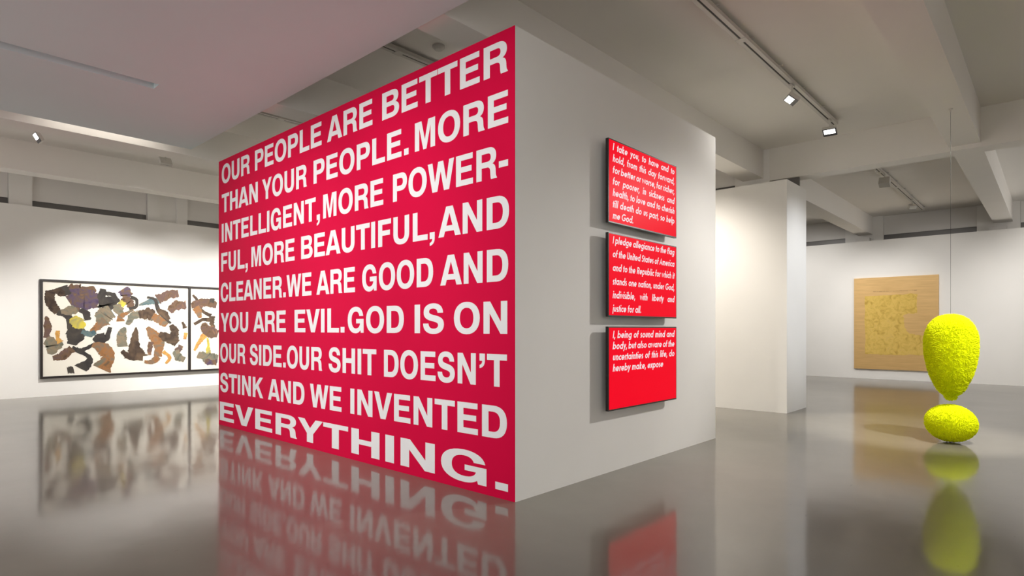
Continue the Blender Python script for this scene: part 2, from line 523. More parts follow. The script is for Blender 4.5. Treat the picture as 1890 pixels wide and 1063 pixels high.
def contours(path, steps=8):
    out, cur, pos = [], None, None
    for tok in path.replace('M', ' M ').replace('L', ' L ').replace('C', ' C ').replace('Z', ' Z ').split():
        if tok in 'MLCZ':
            cmd = tok; buf = []
            if tok == 'Z':
                out.append(cur); cur = None
            continue
        buf.append(float(tok))
        if cmd == 'M' and len(buf) == 2:
            cur = [tuple(buf)]; pos = tuple(buf); buf = []
        elif cmd == 'L' and len(buf) == 2:
            cur.append(tuple(buf)); pos = tuple(buf); buf = []
        elif cmd == 'C' and len(buf) == 6:
            p0, p1, p2, p3 = pos, buf[0:2], buf[2:4], buf[4:6]
            for k in range(1, steps + 1):
                t = k / steps; s = 1 - t
                cur.append(tuple(s**3 * p0[j] + 3 * s * s * t * p1[j] + 3 * s * t * t * p2[j] + t**3 * p3[j] for j in (0, 1)))
            pos = tuple(p3); buf = []
    res = []
    for c in out:
        if abs(c[0][0] - c[-1][0]) + abs(c[0][1] - c[-1][1]) < 1e-6:
            c = c[:-1]
        res.append(c)
    return res


def word_contours(word, u0, u1, base, cap):
    """the word's outlines with its ink fitted between u0 and u1"""
    x, cs = 0.0, []
    for ch in word:
        adv, path = GLYPHS[ch]
        adv *= 0.985
        cs += [[(px + x, py) for px, py in c] for c in contours(path)]
        x += adv
    lo = min(p[0] for c in cs for p in c); hi = max(p[0] for c in cs for p in c)
    return [[(u0 + (p[0] - lo) / (hi - lo) * (u1 - u0), base + p[1] / 718.0 * cap) for p in c] for c in cs]


def filled(name, cs, mat, parent, thick, place):
    """outlines -> filled, slightly raised mesh; place(u, v, w) puts it on its wall"""
    cu = bpy.data.curves.new(name, 'CURVE')
    cu.dimensions = '2D'; cu.fill_mode = 'BOTH'; cu.extrude = thick / 2
    for c in cs:
        sp = cu.splines.new('POLY'); sp.points.add(len(c) - 1)
        for i, (u, v) in enumerate(c):
            sp.points[i].co = (u, v, 0, 1)
        sp.use_cyclic_u = True
    tmp = bpy.data.objects.new('tmp', cu)
    me = bpy.data.meshes.new_from_object(tmp)
    bpy.data.objects.remove(tmp); bpy.data.curves.remove(cu)
    me.name = name
    for v in me.vertices:
        v.co = place(v.co.x, v.co.y, v.co.z + thick / 2)
    me.materials.clear(); me.materials.append(mat)
    o = bpy.data.objects.new(name, me)
    COL.objects.link(o)
    if parent:
        o.parent = parent
    return o


LINES = [
    [("OUR", 0.112, 1.067), ("PEOPLE", 1.228, 2.986), ("ARE", 3.110, 4.021), ("BETTER", 4.197, 5.989)],
    [("THAN", 0.112, 1.316), ("YOUR", 1.446, 2.640), ("PEOPLE.", 2.801, 4.641), ("MORE", 4.742, 5.994)],
    [("INTELLIGENT,", 0.112, 2.947), ("MORE", 3.021, 4.216), ("POWER-", 4.384, 5.992)],
    [("FUL,", 0.094, 1.002), ("MORE", 1.118, 2.338), ("BEAUTIFUL,", 2.503, 5.041), ("AND", 5.095, 6.003)],
    [("CLEANER.", 0.076, 2.109), ("WE", 2.130, 2.752), ("ARE", 2.868, 3.689), ("GOOD", 3.829, 5.018), ("AND", 5.122, 5.994)],
    [("YOU", 0.076, 1.017), ("ARE", 1.178, 2.109), ("EVIL.", 2.338, 3.479), ("GOD", 3.545, 4.565), ("IS", 4.737, 5.173), ("ON", 5.313, 5.983)],
    [("OUR", 0.056, 0.925), ("SIDE.", 1.069, 2.107), ("OUR", 2.140, 2.997), ("SHIT", 3.143, 4.092), ("DOESN'T", 4.229, 5.979)],
    [("STINK", 0.056, 1.478), ("AND", 1.619, 2.584), ("WE", 2.717, 3.417), ("INVENTED", 3.598, 5.979)],
    [("EVERYTHING.", 0.044, 5.991)],
]
BASES = [3.630, 3.193, 2.750, 2.311, 1.857, 1.408, 0.953, 0.507, 0.072]
mural = empty('wall_lettering', (0, BL / 2, 0), 'huge red wall graphic with nine lines of white capital letters on the white block', 'wall graphic')
bm = bmesh.new()
add_box(bm, -0.003, 0.0, -BL / 2, BL / 2, 0.0, BH)
bm_obj('red_background', bm, M['red_vinyl'], mural)
for words_, base in zip(LINES, BASES):
    for w, u0, u1 in words_:
        filled('printed_word', word_contours(w, u0, u1, base, 0.280), M['white_vinyl'], mural, 0.001,
               lambda u, v, w: (-0.003 - w, BL / 2 - u, v))

# ------------------------------------------------------------------ geometric slanted sans for the screens (drawn with a broad pen)
PEN = 0.172


def arc(cx, cy, r, a0, a1, n=14, ry=None):
    ry = r if ry is None else ry
    return [(cx + r * math.cos(math.radians(a0 + (a1 - a0) * i / n)), cy + ry * math.sin(math.radians(a0 + (a1 - a0) * i / n))) for i in range(n + 1)]


H2 = PEN / 2
XH = 0.66                     # x-height where capitals are 1
RB = XH / 2 - H2              # bowl radius on the pen's centre line
BC = H2 + RB                  # bowl centre
BX = 0.04 + H2 + RB
RIGHT = BX + RB


def ring(cx=BX, cy=None):
    return arc(cx, BC if cy is None else cy, RB, 0, 360, 22)


SMALL = {
 'a': (RIGHT + H2 + 0.07, [ring(), [(RIGHT, 0), (RIGHT, XH)]]),
 'b': (RIGHT + H2 + 0.05, [ring(), [(BX - RB, 0), (BX - RB, 1.04)]]),
 'c': (0.56, [arc(BX, BC, RB, 48, 312)]),
 'd': (RIGHT + H2 + 0.07, [ring(), [(RIGHT, 0), (RIGHT, 1.04)]]),
 'e': (RIGHT + H2 + 0.04, [arc(BX, BC, RB, 5, 318, 18), [(BX - RB, BC - 0.02), (RIGHT + H2 * 0.6, BC - 0.02)]]),
 'f': (0.42, [[(0.17, 0), (0.17, 0.80)] + arc(0.34, 0.80, 0.17, 180, 95, 6)[1:], [(0.0, XH - H2), (0.40, XH - H2)]]),
 'g': (RIGHT + H2 + 0.07, [ring(), [(RIGHT, XH), (RIGHT, 0.02)] + arc(BX, 0.02, RB, 0, -150, 10)[1:]]),
 'h': (0.62, [[(0.15, 0), (0.15, 1.04)], [(0.15, 0.30)] + arc(0.315, XH - 0.255, 0.165, 180, 0, 10) + [(0.48, 0)]]),
 'i': (0.28, [[(0.14, 0), (0.14, XH)], [(0.14, 0.80), (0.14, 0.99)]]),
 'j': (0.28, [[(0.14, -0.26), (0.14, XH)], [(0.14, 0.80), (0.14, 0.99)]]),
 'k': (0.60, [[(0.15, 0), (0.15, 1.04)], [(0.46, XH), (0.18, 0.33), (0.52, 0.0)]]),
 'l': (0.28, [[(0.14, 0), (0.14, 1.04)]]),
 'm': (0.94, [[(0.15, 0), (0.15, XH)], [(0.15, 0.30)] + arc(0.31, XH - 0.25, 0.16, 180, 0, 10) + [(0.47, 0)], [(0.47, 0.30)] + arc(0.63, XH - 0.25, 0.16, 180, 0, 10) + [(0.79, 0)]]),
 'n': (0.62, [[(0.15, 0), (0.15, XH)], [(0.15, 0.30)] + arc(0.315, XH - 0.255, 0.165, 180, 0, 10) + [(0.48, 0)]]),
 'o': (RIGHT + H2 + 0.04, [ring()]),
 'p': (RIGHT + H2 + 0.05, [ring(), [(BX - RB, XH), (BX - RB, -0.30)]]),
 'r': (0.40, [[(0.15, 0), (0.15, XH)], [(0.15, 0.34)] + arc(0.33, 0.38, 0.18, 180, 75, 8)]),
 's': (0.46, [arc(0.23, 0.475, 0.115, 40, 250, 10) + arc(0.22, 0.20, 0.125, 70, -140, 10)]),
 't': (0.36, [[(0.18, 0), (0.18, 0.88)], [(0.0, XH - H2), (0.36, XH - H2)]]),
 'u': (0.62, [[(0.15, XH), (0.15, 0.26)] + arc(0.31, 0.26, 0.16, 180, 360, 10) + [(0.47, XH)]]),
 'v': (0.56, [[(0.06, XH), (0.28, 0.06), (0.50, XH)]]),
 'w': (0.86, [[(0.06, XH), (0.23, 0.06), (0.43, XH - 0.05), (0.63, 0.06), (0.80, XH)]]),
 'x': (0.58, [[(0.06, 0), (0.50, XH)], [(0.50, 0), (0.06, XH)]]),
 'y': (0.58, [[(0.07, XH), (0.29, 0.12)], [(0.51, XH), (0.15, -0.30)]]),
 'I': (0.32, [[(0.16, 0), (0.16, 1.0)]]),
 'G': (1.00, [arc(0.50, 0.5, 0.41, 45, 352, 22), [(0.52, 0.44), (0.92, 0.44)]]),
 'U': (0.76, [[(0.16, 1.0), (0.16, 0.31)] + arc(0.38, 0.31, 0.22, 180, 360, 12) + [(0.60, 1.0)]]),
 'S': (0.60, [arc(0.31, 0.715, 0.185, 35, 255, 12) + arc(0.28, 0.30, 0.20, 70, -145, 12)]),
 'A': (0.82, [[(0.07, 0), (0.41, 0.93), (0.75, 0)], [(0.22, 0.30), (0.60, 0.30)]]),
 'R': (0.70, [[(0.16, 0), (0.16, 1.0)], [(0.16, 0.90), (0.36, 0.90)] + arc(0.36, 0.68, 0.22, 90, -90, 10) + [(0.16, 0.46)], [(0.34, 0.44), (0.60, 0.0)]]),
 ',': (0.28, [[(0.17, 0.17), (0.08, -0.17)]]),
 '.': (0.28, [[(0.14, 0.0), (0.14, 0.19)]]),
}


def ribbon(path, w):
    """a pen stroke of width w along the path -> quads with mitred joints"""
    n = len(path); L_, R_ = [], []
    closed = math.dist(path[0], path[-1]) < 1e-6
    for i, p in enumerate(path):
        if closed:
            a = path[i - 1] if i > 0 else path[-2]
            b = path[i + 1] if i < n - 1 else path[1]
        else:
            a = path[max(0, i - 1)]; b = path[min(n - 1, i + 1)]
        d1 = (p[0] - a[0], p[1] - a[1]); d2 = (b[0] - p[0], b[1] - p[1])
        def nrm(d):
            l_ = math.hypot(*d)
            return (d[0] / l_, d[1] / l_) if l_ > 1e-9 else None
        d1, d2 = nrm(d1), nrm(d2)
        d1 = d1 or d2; d2 = d2 or d1
        n1 = (-d1[1], d1[0]); n2 = (-d2[1], d2[0])
        mx, my = n1[0] + n2[0], n1[1] + n2[1]
        q = mx * n1[0] + my * n1[1]
        k = min(1 / max(q, 0.3), 1.6)
        L_.append((p[0] + mx * k * w / 2, p[1] + my * k * w / 2))
        R_.append((p[0] - mx * k * w / 2, p[1] - my * k * w / 2))
    return [(R_[i], R_[i + 1], L_[i + 1], L_[i]) for i in range(n - 1)]


SLANT = 0.19


def set_line(text, u0, u1, base, cap, xs, ragged):
    ws = text.split(' ')
    def width(w):
        return sum(SMALL[c][0] for c in w) * cap * xs
    gap = 0.33 * cap * xs
    if not ragged and len(ws) > 1:
        gap = (u1 - u0 - sum(width(w) for w in ws)) / (len(ws) - 1)
    words_, x = [], u0
    for w in ws:
        quads = []; words_.append(quads)
        for c in w:
            adv, strokes = SMALL[c]
            for s in strokes:
                for q in ribbon(s, PEN):
                    quads.append([(x + (p[0] + p[1] * SLANT) * cap * xs, base + p[1] * cap) for p in q])
            x += adv * cap * xs
        x += gap
    return words_


SCREENS = [
    ((2.495, 3.325), ["I take you, to have and to", "hold, from this day forward,", "for better or worse, for richer,", "for poorer, in sickness and", "health, to love and to cherish", "till death do us part, so help", "me God."],
     0.130, 0.136, 0.60, 'topmost red video screen with seven lines of white wedding-vow text on the white block'),
    ((1.570, 2.400), ["I pledge allegiance to the flag", "of the United States of America", "and to the Republic for which it", "stands one nation, under God,", "indivisible, with liberty and", "justice for all."],
     0.127, 0.163, 0.60, 'middle red video screen of three with six lines of white pledge text'),
    ((0.640, 1.474), ["I, being of sound mind and", "body, but also aware of the", "uncertainties of this life, do", "hereby make, expose"],
     0.139, 0.132, 0.60, 'lowest red video screen with four lines of white text above an empty red half'),
]
SX_, SXE, SFACE = 1.245, 2.662, -0.105
for (z0, z1), lines, first, pitch, xs, label in SCREENS:
    wd, ht = SXE - SX_, z1 - z0
    root = empty('video_screen', (SX_ + wd / 2, 0.0, z0), label, 'screen', 'video screens on the white block')
    bm = bmesh.new()
    add_box(bm, -wd / 2, wd / 2, SFACE, SFACE + 0.034, 0, ht, 0.004)
    bm_obj('housing', bm, M['black_plastic'], root)
    bm = bmesh.new()
    add_box(bm, -0.32, 0.32, SFACE + 0.034, -0.028, ht * 0.22, ht * 0.78, 0.01)
    add_box(bm, -0.25, 0.25, -0.03, 0.0, ht * 0.30, ht * 0.70)
    bm_obj('wall_mount', bm, M['black_plastic'], root)
    bz = 0.012
    bm = bmesh.new()
    add_box(bm, -wd / 2 + bz, wd / 2 - bz, SFACE - 0.0015, SFACE + 0.004, bz * 1.3, ht - bz)
    panel = bm_obj('display_panel', bm, M['screen_red'], root)
    cap = 0.088 * ht
    uL, uR = wd * 0.048, wd * 0.965
    # one common letter width: the tightest line still keeps its word spaces
    xs_all = 9.0
    for t in lines[:-1]:
        nat = sum(SMALL[c][0] for c in t if c != ' ') * cap + t.count(' ') * 0.27 * cap
        xs_all = min(xs_all, (uR - uL - SLANT * cap * 0.6) / nat)
    for k, t in enumerate(lines):
        qs = set_line(t, uL, uR - SLANT * cap * 0.6, ht * (1 - first - pitch * k), cap, xs_all, k == len(lines) - 1)
        for word_quads in qs:
            vv, ff = [], []
            for q in word_quads:
                i = len(vv)
                vv += [(p[0] - wd / 2, SFACE - 0.0022, p[1]) for p in q]
                ff.append((i, i + 1, i + 2, i + 3))
            mesh_obj('displayed_word', vv, ff, M['screen_white'], panel)

# ------------------------------------------------------------------ framed collage on the long wall
AX0, AX1, AZ0, AZ1, AY = -1.085, 4.80, 0.385, 2.515, 12.70
ADIV = 1.877
art = empty('framed_collage', (AX0, AY, AZ0), 'wide black-framed two-panel collage of brown and charcoal shapes on the long white wall', 'framed picture')
FR = 0.045
bm = bmesh.new()
W_, H_ = AX1 - AX0, AZ1 - AZ0
add_box(bm, 0, W_, -0.08, 0, 0, FR, 0.004)
add_box(bm, 0, W_, -0.08, 0, H_ - FR, H_, 0.004)
add_box(bm, 0, FR, -0.08, 0, FR, H_ - FR, 0.004)
add_box(bm, W_ - FR, W_, -0.08, 0, FR, H_ - FR, 0.004)
bm_obj('frame', bm, M['frame_black'], art)
bm = bmesh.new()
dv = ADIV - AX0
add_box(bm, dv - 0.028, dv + 0.028, -0.08, 0, FR, H_ - FR, 0.004)
bm_obj('divider', bm, M['frame_black'], art)
PIG = {
 'k': paint_mix('charcoal_paper', [(0.040, 0.036, 0.036), (0.062, 0.055, 0.050), (0.085, 0.072, 0.06)], 2.5),
 'u': paint_mix('umber_paper', [(0.045, 0.032, 0.026), (0.09, 0.062, 0.045), (0.15, 0.10, 0.065)], 4.0),
 'b': paint_mix('brown_paper', [(0.07, 0.045, 0.035), (0.17, 0.105, 0.065), (0.14, 0.09, 0.08), (0.30, 0.16, 0.08)], 4.0),
 'r': paint_mix('rust_paper', [(0.15, 0.10, 0.06), (0.32, 0.15, 0.06), (0.22, 0.15, 0.10), (0.15, 0.16, 0.12)], 4.5),
 'g': paint_mix('grey_green_paper', [(0.10, 0.09, 0.07), (0.18, 0.18, 0.14), (0.27, 0.21, 0.14), (0.12, 0.15, 0.14)], 4.0),
 't': paint_mix('teal_paper', [(0.05, 0.10, 0.12), (0.12, 0.18, 0.19), (0.20, 0.20, 0.16)], 4.0),
 'p': paint_mix('violet_paper', [(0.06, 0.04, 0.09), (0.11, 0.08, 0.13), (0.15, 0.10, 0.075), (0.24, 0.14, 0.08)], 5.0),
 'y': paint_mix('ochre_paper', [(0.28, 0.26, 0.16), (0.50, 0.42, 0.10), (0.75, 0.62, 0.05)], 5.0),
 'o': paint_mix('orange_paper', [(0.45, 0.22, 0.06), (0.65, 0.36, 0.10), (0.40, 0.18, 0.07)], 5.0),
}
PKEYS = list(PIG)


def scrap(rng, pts, widths, n=30, jag=0.085):
    """a torn strip along a bent centre line: outline polygon in panel units"""
    pts = [Vector(p) for p in pts]
    def cr(i, t):
        p = [pts[max(0, i - 1)], pts[i], pts[i + 1], pts[min(len(pts) - 1, i + 2)]]
        return 0.5 * ((2 * p[1]) + (p[2] - p[0]) * t + (2 * p[0] - 5 * p[1] + 4 * p[2] - p[3]) * t * t + (3 * p[1] - p[0] - 3 * p[2] + p[3]) * t**3)
    m = len(pts) - 1
    line, wid = [], []
    for k in range(n + 1):
        f = k / n * m; i = min(m - 1, int(f)); t = f - i
        line.append(cr(i, t)); wid.append(widths[i] * (1 - t) + widths[i + 1] * t)
    L_, R_ = [], []
    a = b = 0.0
    for k in range(n + 1):
        d = (line[min(n, k + 1)] - line[max(0, k - 1)]).normalized()
        nn = Vector((-d.y, d.x))
        a = a * 0.78 + rng.uniform(-jag, jag); b = b * 0.78 + rng.uniform(-jag, jag)
        L_.append(line[k] + nn * wid[k] * (0.5 + a)); R_.append(line[k] - nn * wid[k] * (0.5 + b))
    return L_, R_


def scrap_mesh(vv, ff, fm, L_, R_, mat, w, place):
    i = len(vv)
    for l_, r_ in zip(L_, R_):
        vv.append(place(l_, w)); vv.append(place(r_, w))
    for k in range(len(L_) - 1):
        ff.append((i + 2 * k, i + 2 * k + 1, i + 2 * k + 3, i + 2 * k + 2)); fm.append(PKEYS.index(mat))


# free abstract strips (centre line in hundredths of the panel width / from the top, widths likewise)
STRIPS_A = [
 ('b', [(15, 3), (23, 10), (33, 3)], [10, 14, 3]), ('p', [(17, 22), (25, 16), (35, 20)], [14, 20, 10]),
 ('u', [(5, 8), (4, 20), (9, 32)], [7, 8, 6]), ('k', [(12, 2), (15, 12)], [6, 7]), ('u', [(3, 9), (10, 8), (12, 13)], [2, 6, 4]),
 ('k', [(9, 31), (16, 37), (20, 55), (18, 68)], [4, 5, 14, 6]), ('g', [(11, 31), (18, 29), (21, 32)], [4, 8, 3]),
 ('y', [(18, 37), (22, 44), (26, 48)], [5, 10, 4]), ('k', [(23, 28), (27, 33), (28, 40)], [4, 5, 5]),
 ('b', [(2, 36), (3, 47), (2, 60)], [1, 6, 6]), ('g', [(1, 63), (6, 68), (4, 78)], [6, 12, 3]), ('o', [(9, 52), (9, 60), (11, 65)], [3, 3, 5]),
 ('k', [(38, 3), (37, 14), (41, 21), (40, 28)], [4, 7, 13, 6]), ('k', [(39, 8), (45, 10), (49, 18)], [3, 4, 3]),
 ('g', [(44, 29), (39, 34), (37, 46)], [10, 13, 6]), ('r', [(40, 40), (34, 48), (30, 55)], [9, 6, 3]), ('t', [(24, 53), (29, 56), (33, 53)], [3, 5, 3]),
 ('k', [(33, 66), (37, 61), (41, 59), (43, 48)], [7, 11, 5, 3]), ('k', [(18, 71), (24, 74), (32, 68)], [3, 3, 3]),
 ('r', [(31, 68), (38, 73), (42, 83), (37, 97)], [4, 11, 8, 13]), ('k', [(20, 73), (29, 83), (24, 96)], [4, 4, 10]),
 ('b', [(18, 72), (12, 80), (6, 82)], [6, 7, 4]), ('k', [(15, 97), (19, 96)], [6, 6]),
 ('p', [(51, 3), (54, 9), (53, 14)], [9, 10, 4]), ('b', [(50, 16), (56, 17), (57, 24)], [3, 7, 5]), ('k', [(57, 12), (61, 14), (61, 23), (56, 26)], [3, 3, 3, 3]),
 ('y', [(49, 18), (53, 22)], [4, 5]), ('g', [(47, 21), (49, 29), (52, 33)], [5, 8, 3]), ('r', [(59, 27), (54, 31), (50, 36), (50, 41)], [2, 3, 4, 6]),
 ('g', [(53, 48), (51, 58), (51, 71)], [2, 7, 7]), ('g', [(55, 45), (58, 35), (63, 32)], [3, 6, 7]), ('u', [(63, 33), (69, 31), (74, 34)], [7, 11, 8]),
 ('r', [(73, 34), (78, 38), (84, 45)], [7, 7, 5]), ('u', [(61, 48), (60, 68), (61, 84)], [1, 8, 18]), ('u', [(51, 76), (56, 83), (66, 84)], [3, 5, 7]),
 ('t', [(63, 21), (70, 17), (78, 14)], [1, 4, 7]), ('b', [(77, 14), (84, 8), (93, 5)], [9, 9, 7]), ('k', [(69, 11), (75, 14), (78, 28), (87, 43)], [2, 3, 4, 2]),
 ('u', [(77, 26), (82, 32), (86, 38)], [3, 6, 3]), ('b', [(86, 28), (91, 21), (99, 19)], [5, 8, 8]),
 ('r', [(69, 48), (74, 58), (78, 70), (77, 84)], [3, 9, 8, 7]), ('r', [(77, 84), (73, 90), (67, 90)], [6, 4, 2]), ('o', [(81, 78), (86, 86), (83, 93)], [3, 3, 2]),
 ('b', [(72, 66), (71, 76), (71, 82)], [4, 4, 2]), ('u', [(78, 56), (86, 61), (92, 68)], [4, 10, 7]), ('u', [(87, 45), (90, 53), (89, 60)], [4, 7, 6]),
 ('p', [(95, 71), (93, 76), (90, 77)], [4, 5, 4]), ('g', [(91, 77), (93, 85), (98, 89)], [5, 7, 4]), ('u', [(96, 41), (98, 49)], [2, 4]), ('o', [(99, 55), (98, 63)], [3, 3]),
]
STRIPS_B = [
 ('u', [(2, 6), (6, 14), (8, 24), (17, 33)], [1.5, 3, 3, 4]), ('b', [(0, 20), (10, 15), (22, 18)], [6, 9, 6]), ('r', [(4, 22), (7, 28), (8, 36)], [7, 6, 2]),
 ('u', [(18, 33), (18, 42), (19, 49)], [5, 6, 3]), ('u', [(18, 38), (10, 38), (3, 44)], [4, 3, 3]), ('b', [(11, 42), (14, 52), (23, 57)], [3, 12, 9]),
 ('o', [(12, 58), (7, 68), (3, 78)], [6, 4, 2]), ('y', [(14, 62), (15, 74), (15, 86)], [2, 3, 8]), ('g', [(6, 83), (14, 88), (23, 90)], [6, 12, 10]),
 ('p', [(12, 93), (22, 95)], [5, 6]), ('k', [(16, 12), (20, 13)], [4, 5]), ('k', [(30, 20), (38, 34), (36, 60)], [6, 9, 5]), ('b', [(45, 20), (56, 30), (66, 22)], [9, 12, 6]),
 ('u', [(42, 70), (54, 62), (70, 78)], [5, 9, 6]), ('r', [(72, 40), (82, 52), (88, 76)], [6, 9, 4]), ('t', [(74, 20), (86, 16), (94, 24)], [4, 8, 4]), ('g', [(28, 84), (40, 90), (52, 88)], [6, 9, 6]),
]


def sheet(x0, x1, strips, seed):
    rng = random.Random(seed)
    z0, z1 = FR, H_ - FR
    bm = bmesh.new()
    add_box(bm, x0, x1, -0.045, -0.03, z0, z1)
    sh = bm_obj('picture_sheet', bm, M['paper_cream'], art)
    vv, ff, fm = [], [], []
    pw = 2.87
    for j, (mat, pts, wd) in enumerate(strips):
        P = [(p[0] / 100 * pw, (1 - (p[1] * 0.95 + 2.5) / 100) * (z1 - z0)) for p in pts]
        Wd = [w / 100 * 2.6 for w in wd]
        L_, R_ = scrap(rng, P, Wd)
        def pl(v, w):
            return (min(max(x0 + v.x, x0 + 0.01), x1 - 0.01), -0.045 - w, min(max(z0 + v.y, z0 + 0.02), z1 - 0.02))
        scrap_mesh(vv, ff, fm, L_, R_, mat, 0.001 + j * 0.0002, pl)
    mesh_obj('collage_shapes', vv, ff, [PIG[k] for k in PKEYS], sh, fm)
    return sh


sheet(FR, dv - 0.028, STRIPS_A, 3)
sheet(dv + 0.028, W_ - FR, STRIPS_B, 5)

# ------------------------------------------------------------------ gold painting on the far wall
GY0, GY1, GZ0, GZ1, GX = -0.975, 1.078, 0.283, 2.935, 16.195
gold = empty('gold_painting', (GX, GY1, GZ0), 'square tan and gold unframed painting on the far wall behind the yellow sculpture', 'painting')
gw, gh = GY1 - GY0, GZ1 - GZ0
bm = bmesh.new()
add_box(bm, -0.05, 0, -gw, 0, 0, gh, 0.006)
bm_obj('canvas', bm, M['gold_canvas'], gold)
rng = random.Random(11)
out = [(14, 20), (76, 19), (76, 39), (60, 41), (62, 55), (66, 60), (84, 64), (84, 83), (40, 84), (14, 84)]
pts = []
for i, p in enumerate(out):
    q = out[(i + 1) % len(out)]
    for k in range(8):
        t = k / 8
        pts.append((p[0] + (q[0] - p[0]) * t + rng.uniform(-0.7, 0.7), p[1] + (q[1] - p[1]) * t + rng.uniform(-0.7, 0.7)))
filled('gold_patch', [[(p[0] / 100 * gw, gh * (1 - p[1] / 100)) for p in pts]], M['gold_patch'], gold, 0.002,
       lambda u, v, w: (-0.05 - w, -u, v))
vv, ff = [], []
x = 24.0
while x < 76:
    dx = rng.uniform(1.5, 6); w = rng.uniform(0.12, 0.42); y = 15.2 + rng.uniform(-0.15, 0.15)
    i = len(vv)
    for a, b in ((x, y), (x + dx, y), (x + dx, y + w), (x, y + w)):
        vv.append((-0.051, -a / 100 * gw, gh * (1 - b / 100)))
    ff.append((i, i + 3, i + 2, i + 1)); x += dx + rng.uniform(0, 0.6)
mesh_obj('fine_line', vv, ff, M['gold_line'], gold)


# ------------------------------------------------------------------ yellow bristle sculpture
def bristle_mesh(name, roots, dirs, length, r, parent, mat, seed):
    """blunt three-sided bristles, one per root"""
    g = np.random.default_rng(seed)
    n = len(roots)
    d = dirs + g.normal(0, 0.10, dirs.shape)
    d /= np.linalg.norm(d, axis=1)[:, None]
    h = np.where(np.abs(d[:, 2:3]) > 0.9, np.array([[1.0, 0, 0]]), np.array([[0, 0, 1.0]]))
    a = np.cross(d, h); a /= np.linalg.norm(a, axis=1)[:, None]
    b = np.cross(d, a)
    ln = (length * g.uniform(0.72, 1.06, n))[:, None]
    v = np.empty((n, 6, 3))
    for k in range(3):
        ang = 2 * math.pi * k / 3
        off = a * math.cos(ang) + b * math.sin(ang)
        v[:, k] = roots + off * r
        v[:, 3 + k] = roots + d * ln + off * r * 0.55
    base = (np.arange(n) * 6)[:, None]
    quads = np.array([[0, 1, 4, 3], [1, 2, 5, 4], [2, 0, 3, 5]])
    q = (base[:, :, None] + quads[None]).reshape(-1, 4)
    t = base + np.array([[3, 4, 5]])
    loops = np.concatenate([q.ravel(), t.ravel()]).astype(np.int32)
    nq, nt = len(q), len(t)
    starts = np.concatenate([np.arange(nq) * 4, nq * 4 + np.arange(nt) * 3]).astype(np.int32)
    me = bpy.data.meshes.new(name)
    me.vertices.add(n * 6); me.vertices.foreach_set('co', v.ravel())
    me.loops.add(len(loops)); me.loops.foreach_set('vertex_index', loops)
    me.polygons.add(nq + nt); me.polygons.foreach_set('loop_start', starts)
    me.update(calc_edges=True); me.validate()
    me.materials.append(mat)
    o = bpy.data.objects.new(name, me); COL.objects.link(o); o.parent = parent
    o['kind'] = 'stuff'
    return o


EX, EY = 5.72, -2.345
# profile of the hanging drop: (height above its tip, radius)
prof = [(0.000, 0.030), (0.012, 0.072), (0.030, 0.085), (0.065, 0.098), (0.102, 0.150), (0.140, 0.190), (0.232, 0.242), (0.325, 0.290),
        (0.417, 0.318), (0.510, 0.341), (0.602, 0.357), (0.695, 0.364), (0.788, 0.362), (0.880, 0.345), (0.973, 0.300),
        (1.047, 0.233), (1.084, 0.170), (1.103, 0.105), (1.112, 0.040)]
prof = [(z, r * 0.815) for z, r in prof]
drop = empty('hanging_sculpture', (EX, EY, 0.53), 'upper teardrop half of the yellow bristle exclamation mark, hanging on a wire', 'sculpture')


def lathe(name, prof, scale, parent, mat, seg=40):
    vv, ff = [], []
    for z, r in prof:
        for k in range(seg):
            a = 2 * math.pi * k / seg
            vv.append((r * scale * math.cos(a), r * scale * math.sin(a), z))
    m = len(prof)
    for i in range(m - 1):
        for k in range(seg):
            k2 = (k + 1) % seg
            ff.append((i * seg + k, i * seg + k2, (i + 1) * seg + k2, (i + 1) * seg + k))
    ff.append(tuple(range(seg))[::-1]); ff.append(tuple((m - 1) * seg + k for k in range(seg)))
    return mesh_obj(name, vv, ff, mat, parent, smooth=True)


prof_in = [(0.02 + z * 0.962, max(0.012, r - 0.022)) for z, r in prof]
lathe('bristle_core', prof_in, 1.0, drop, M['yellow'])
g = np.random.default_rng(5)
zs = np.array([p[0] for p in prof]); rs = np.array([p[1] for p in prof])
NB = 26000
# pick heights in proportion to the surface area
zz = np.linspace(0, 1.112, 900); rr = np.interp(zz, zs, rs)
ds = np.hypot(np.gradient(rr), np.gradient(zz)); wgt = rr * ds; cdf = np.cumsum(wgt); cdf /= cdf[-1]
z_ = np.interp(g.random(NB), cdf, zz)
layer = 0.0125
z_l = np.where((z_ > 0.10) & (z_ < 0.93), np.round(z_ / layer) * layer + g.normal(0, 0.0022, NB), z_)
r_ = np.interp(z_l, zs, rs)
th = g.uniform(0, 2 * math.pi, NB)
lift = np.clip((z_l - 0.86) / 0.25, 0, 1) ** 1.3 * 1.6 - np.clip((0.10 - z_l) / 0.10, 0, 1) * 1.2
dirs = np.stack([np.cos(th), np.sin(th), lift], 1)
dirs /= np.linalg.norm(dirs, axis=1)[:, None]
tip = np.stack([r_ * np.cos(th), r_ * np.sin(th), z_l], 1)
bl = 0.055
bristle_mesh('bristles', tip - dirs * bl, dirs, bl, 0.0042, drop, M['yellow_tip'], 8)
bm = bmesh.new()
top = BEAM - 0.53
add_cyl(bm, (0, 0, 1.09), (0, 0, top - 0.05), 0.0016, 8)
bm_obj('wire', bm, M['steel_wire'], drop)
bm = bmesh.new()
add_cyl(bm, (0, 0, top - 0.05), (0, 0, top - 0.012), 0.007, 10)
add_cyl(bm, (0, 0, top - 0.014), (0, 0, top), 0.022, 16)
bm_obj('ceiling_hook', bm, M['white_metal'], drop)

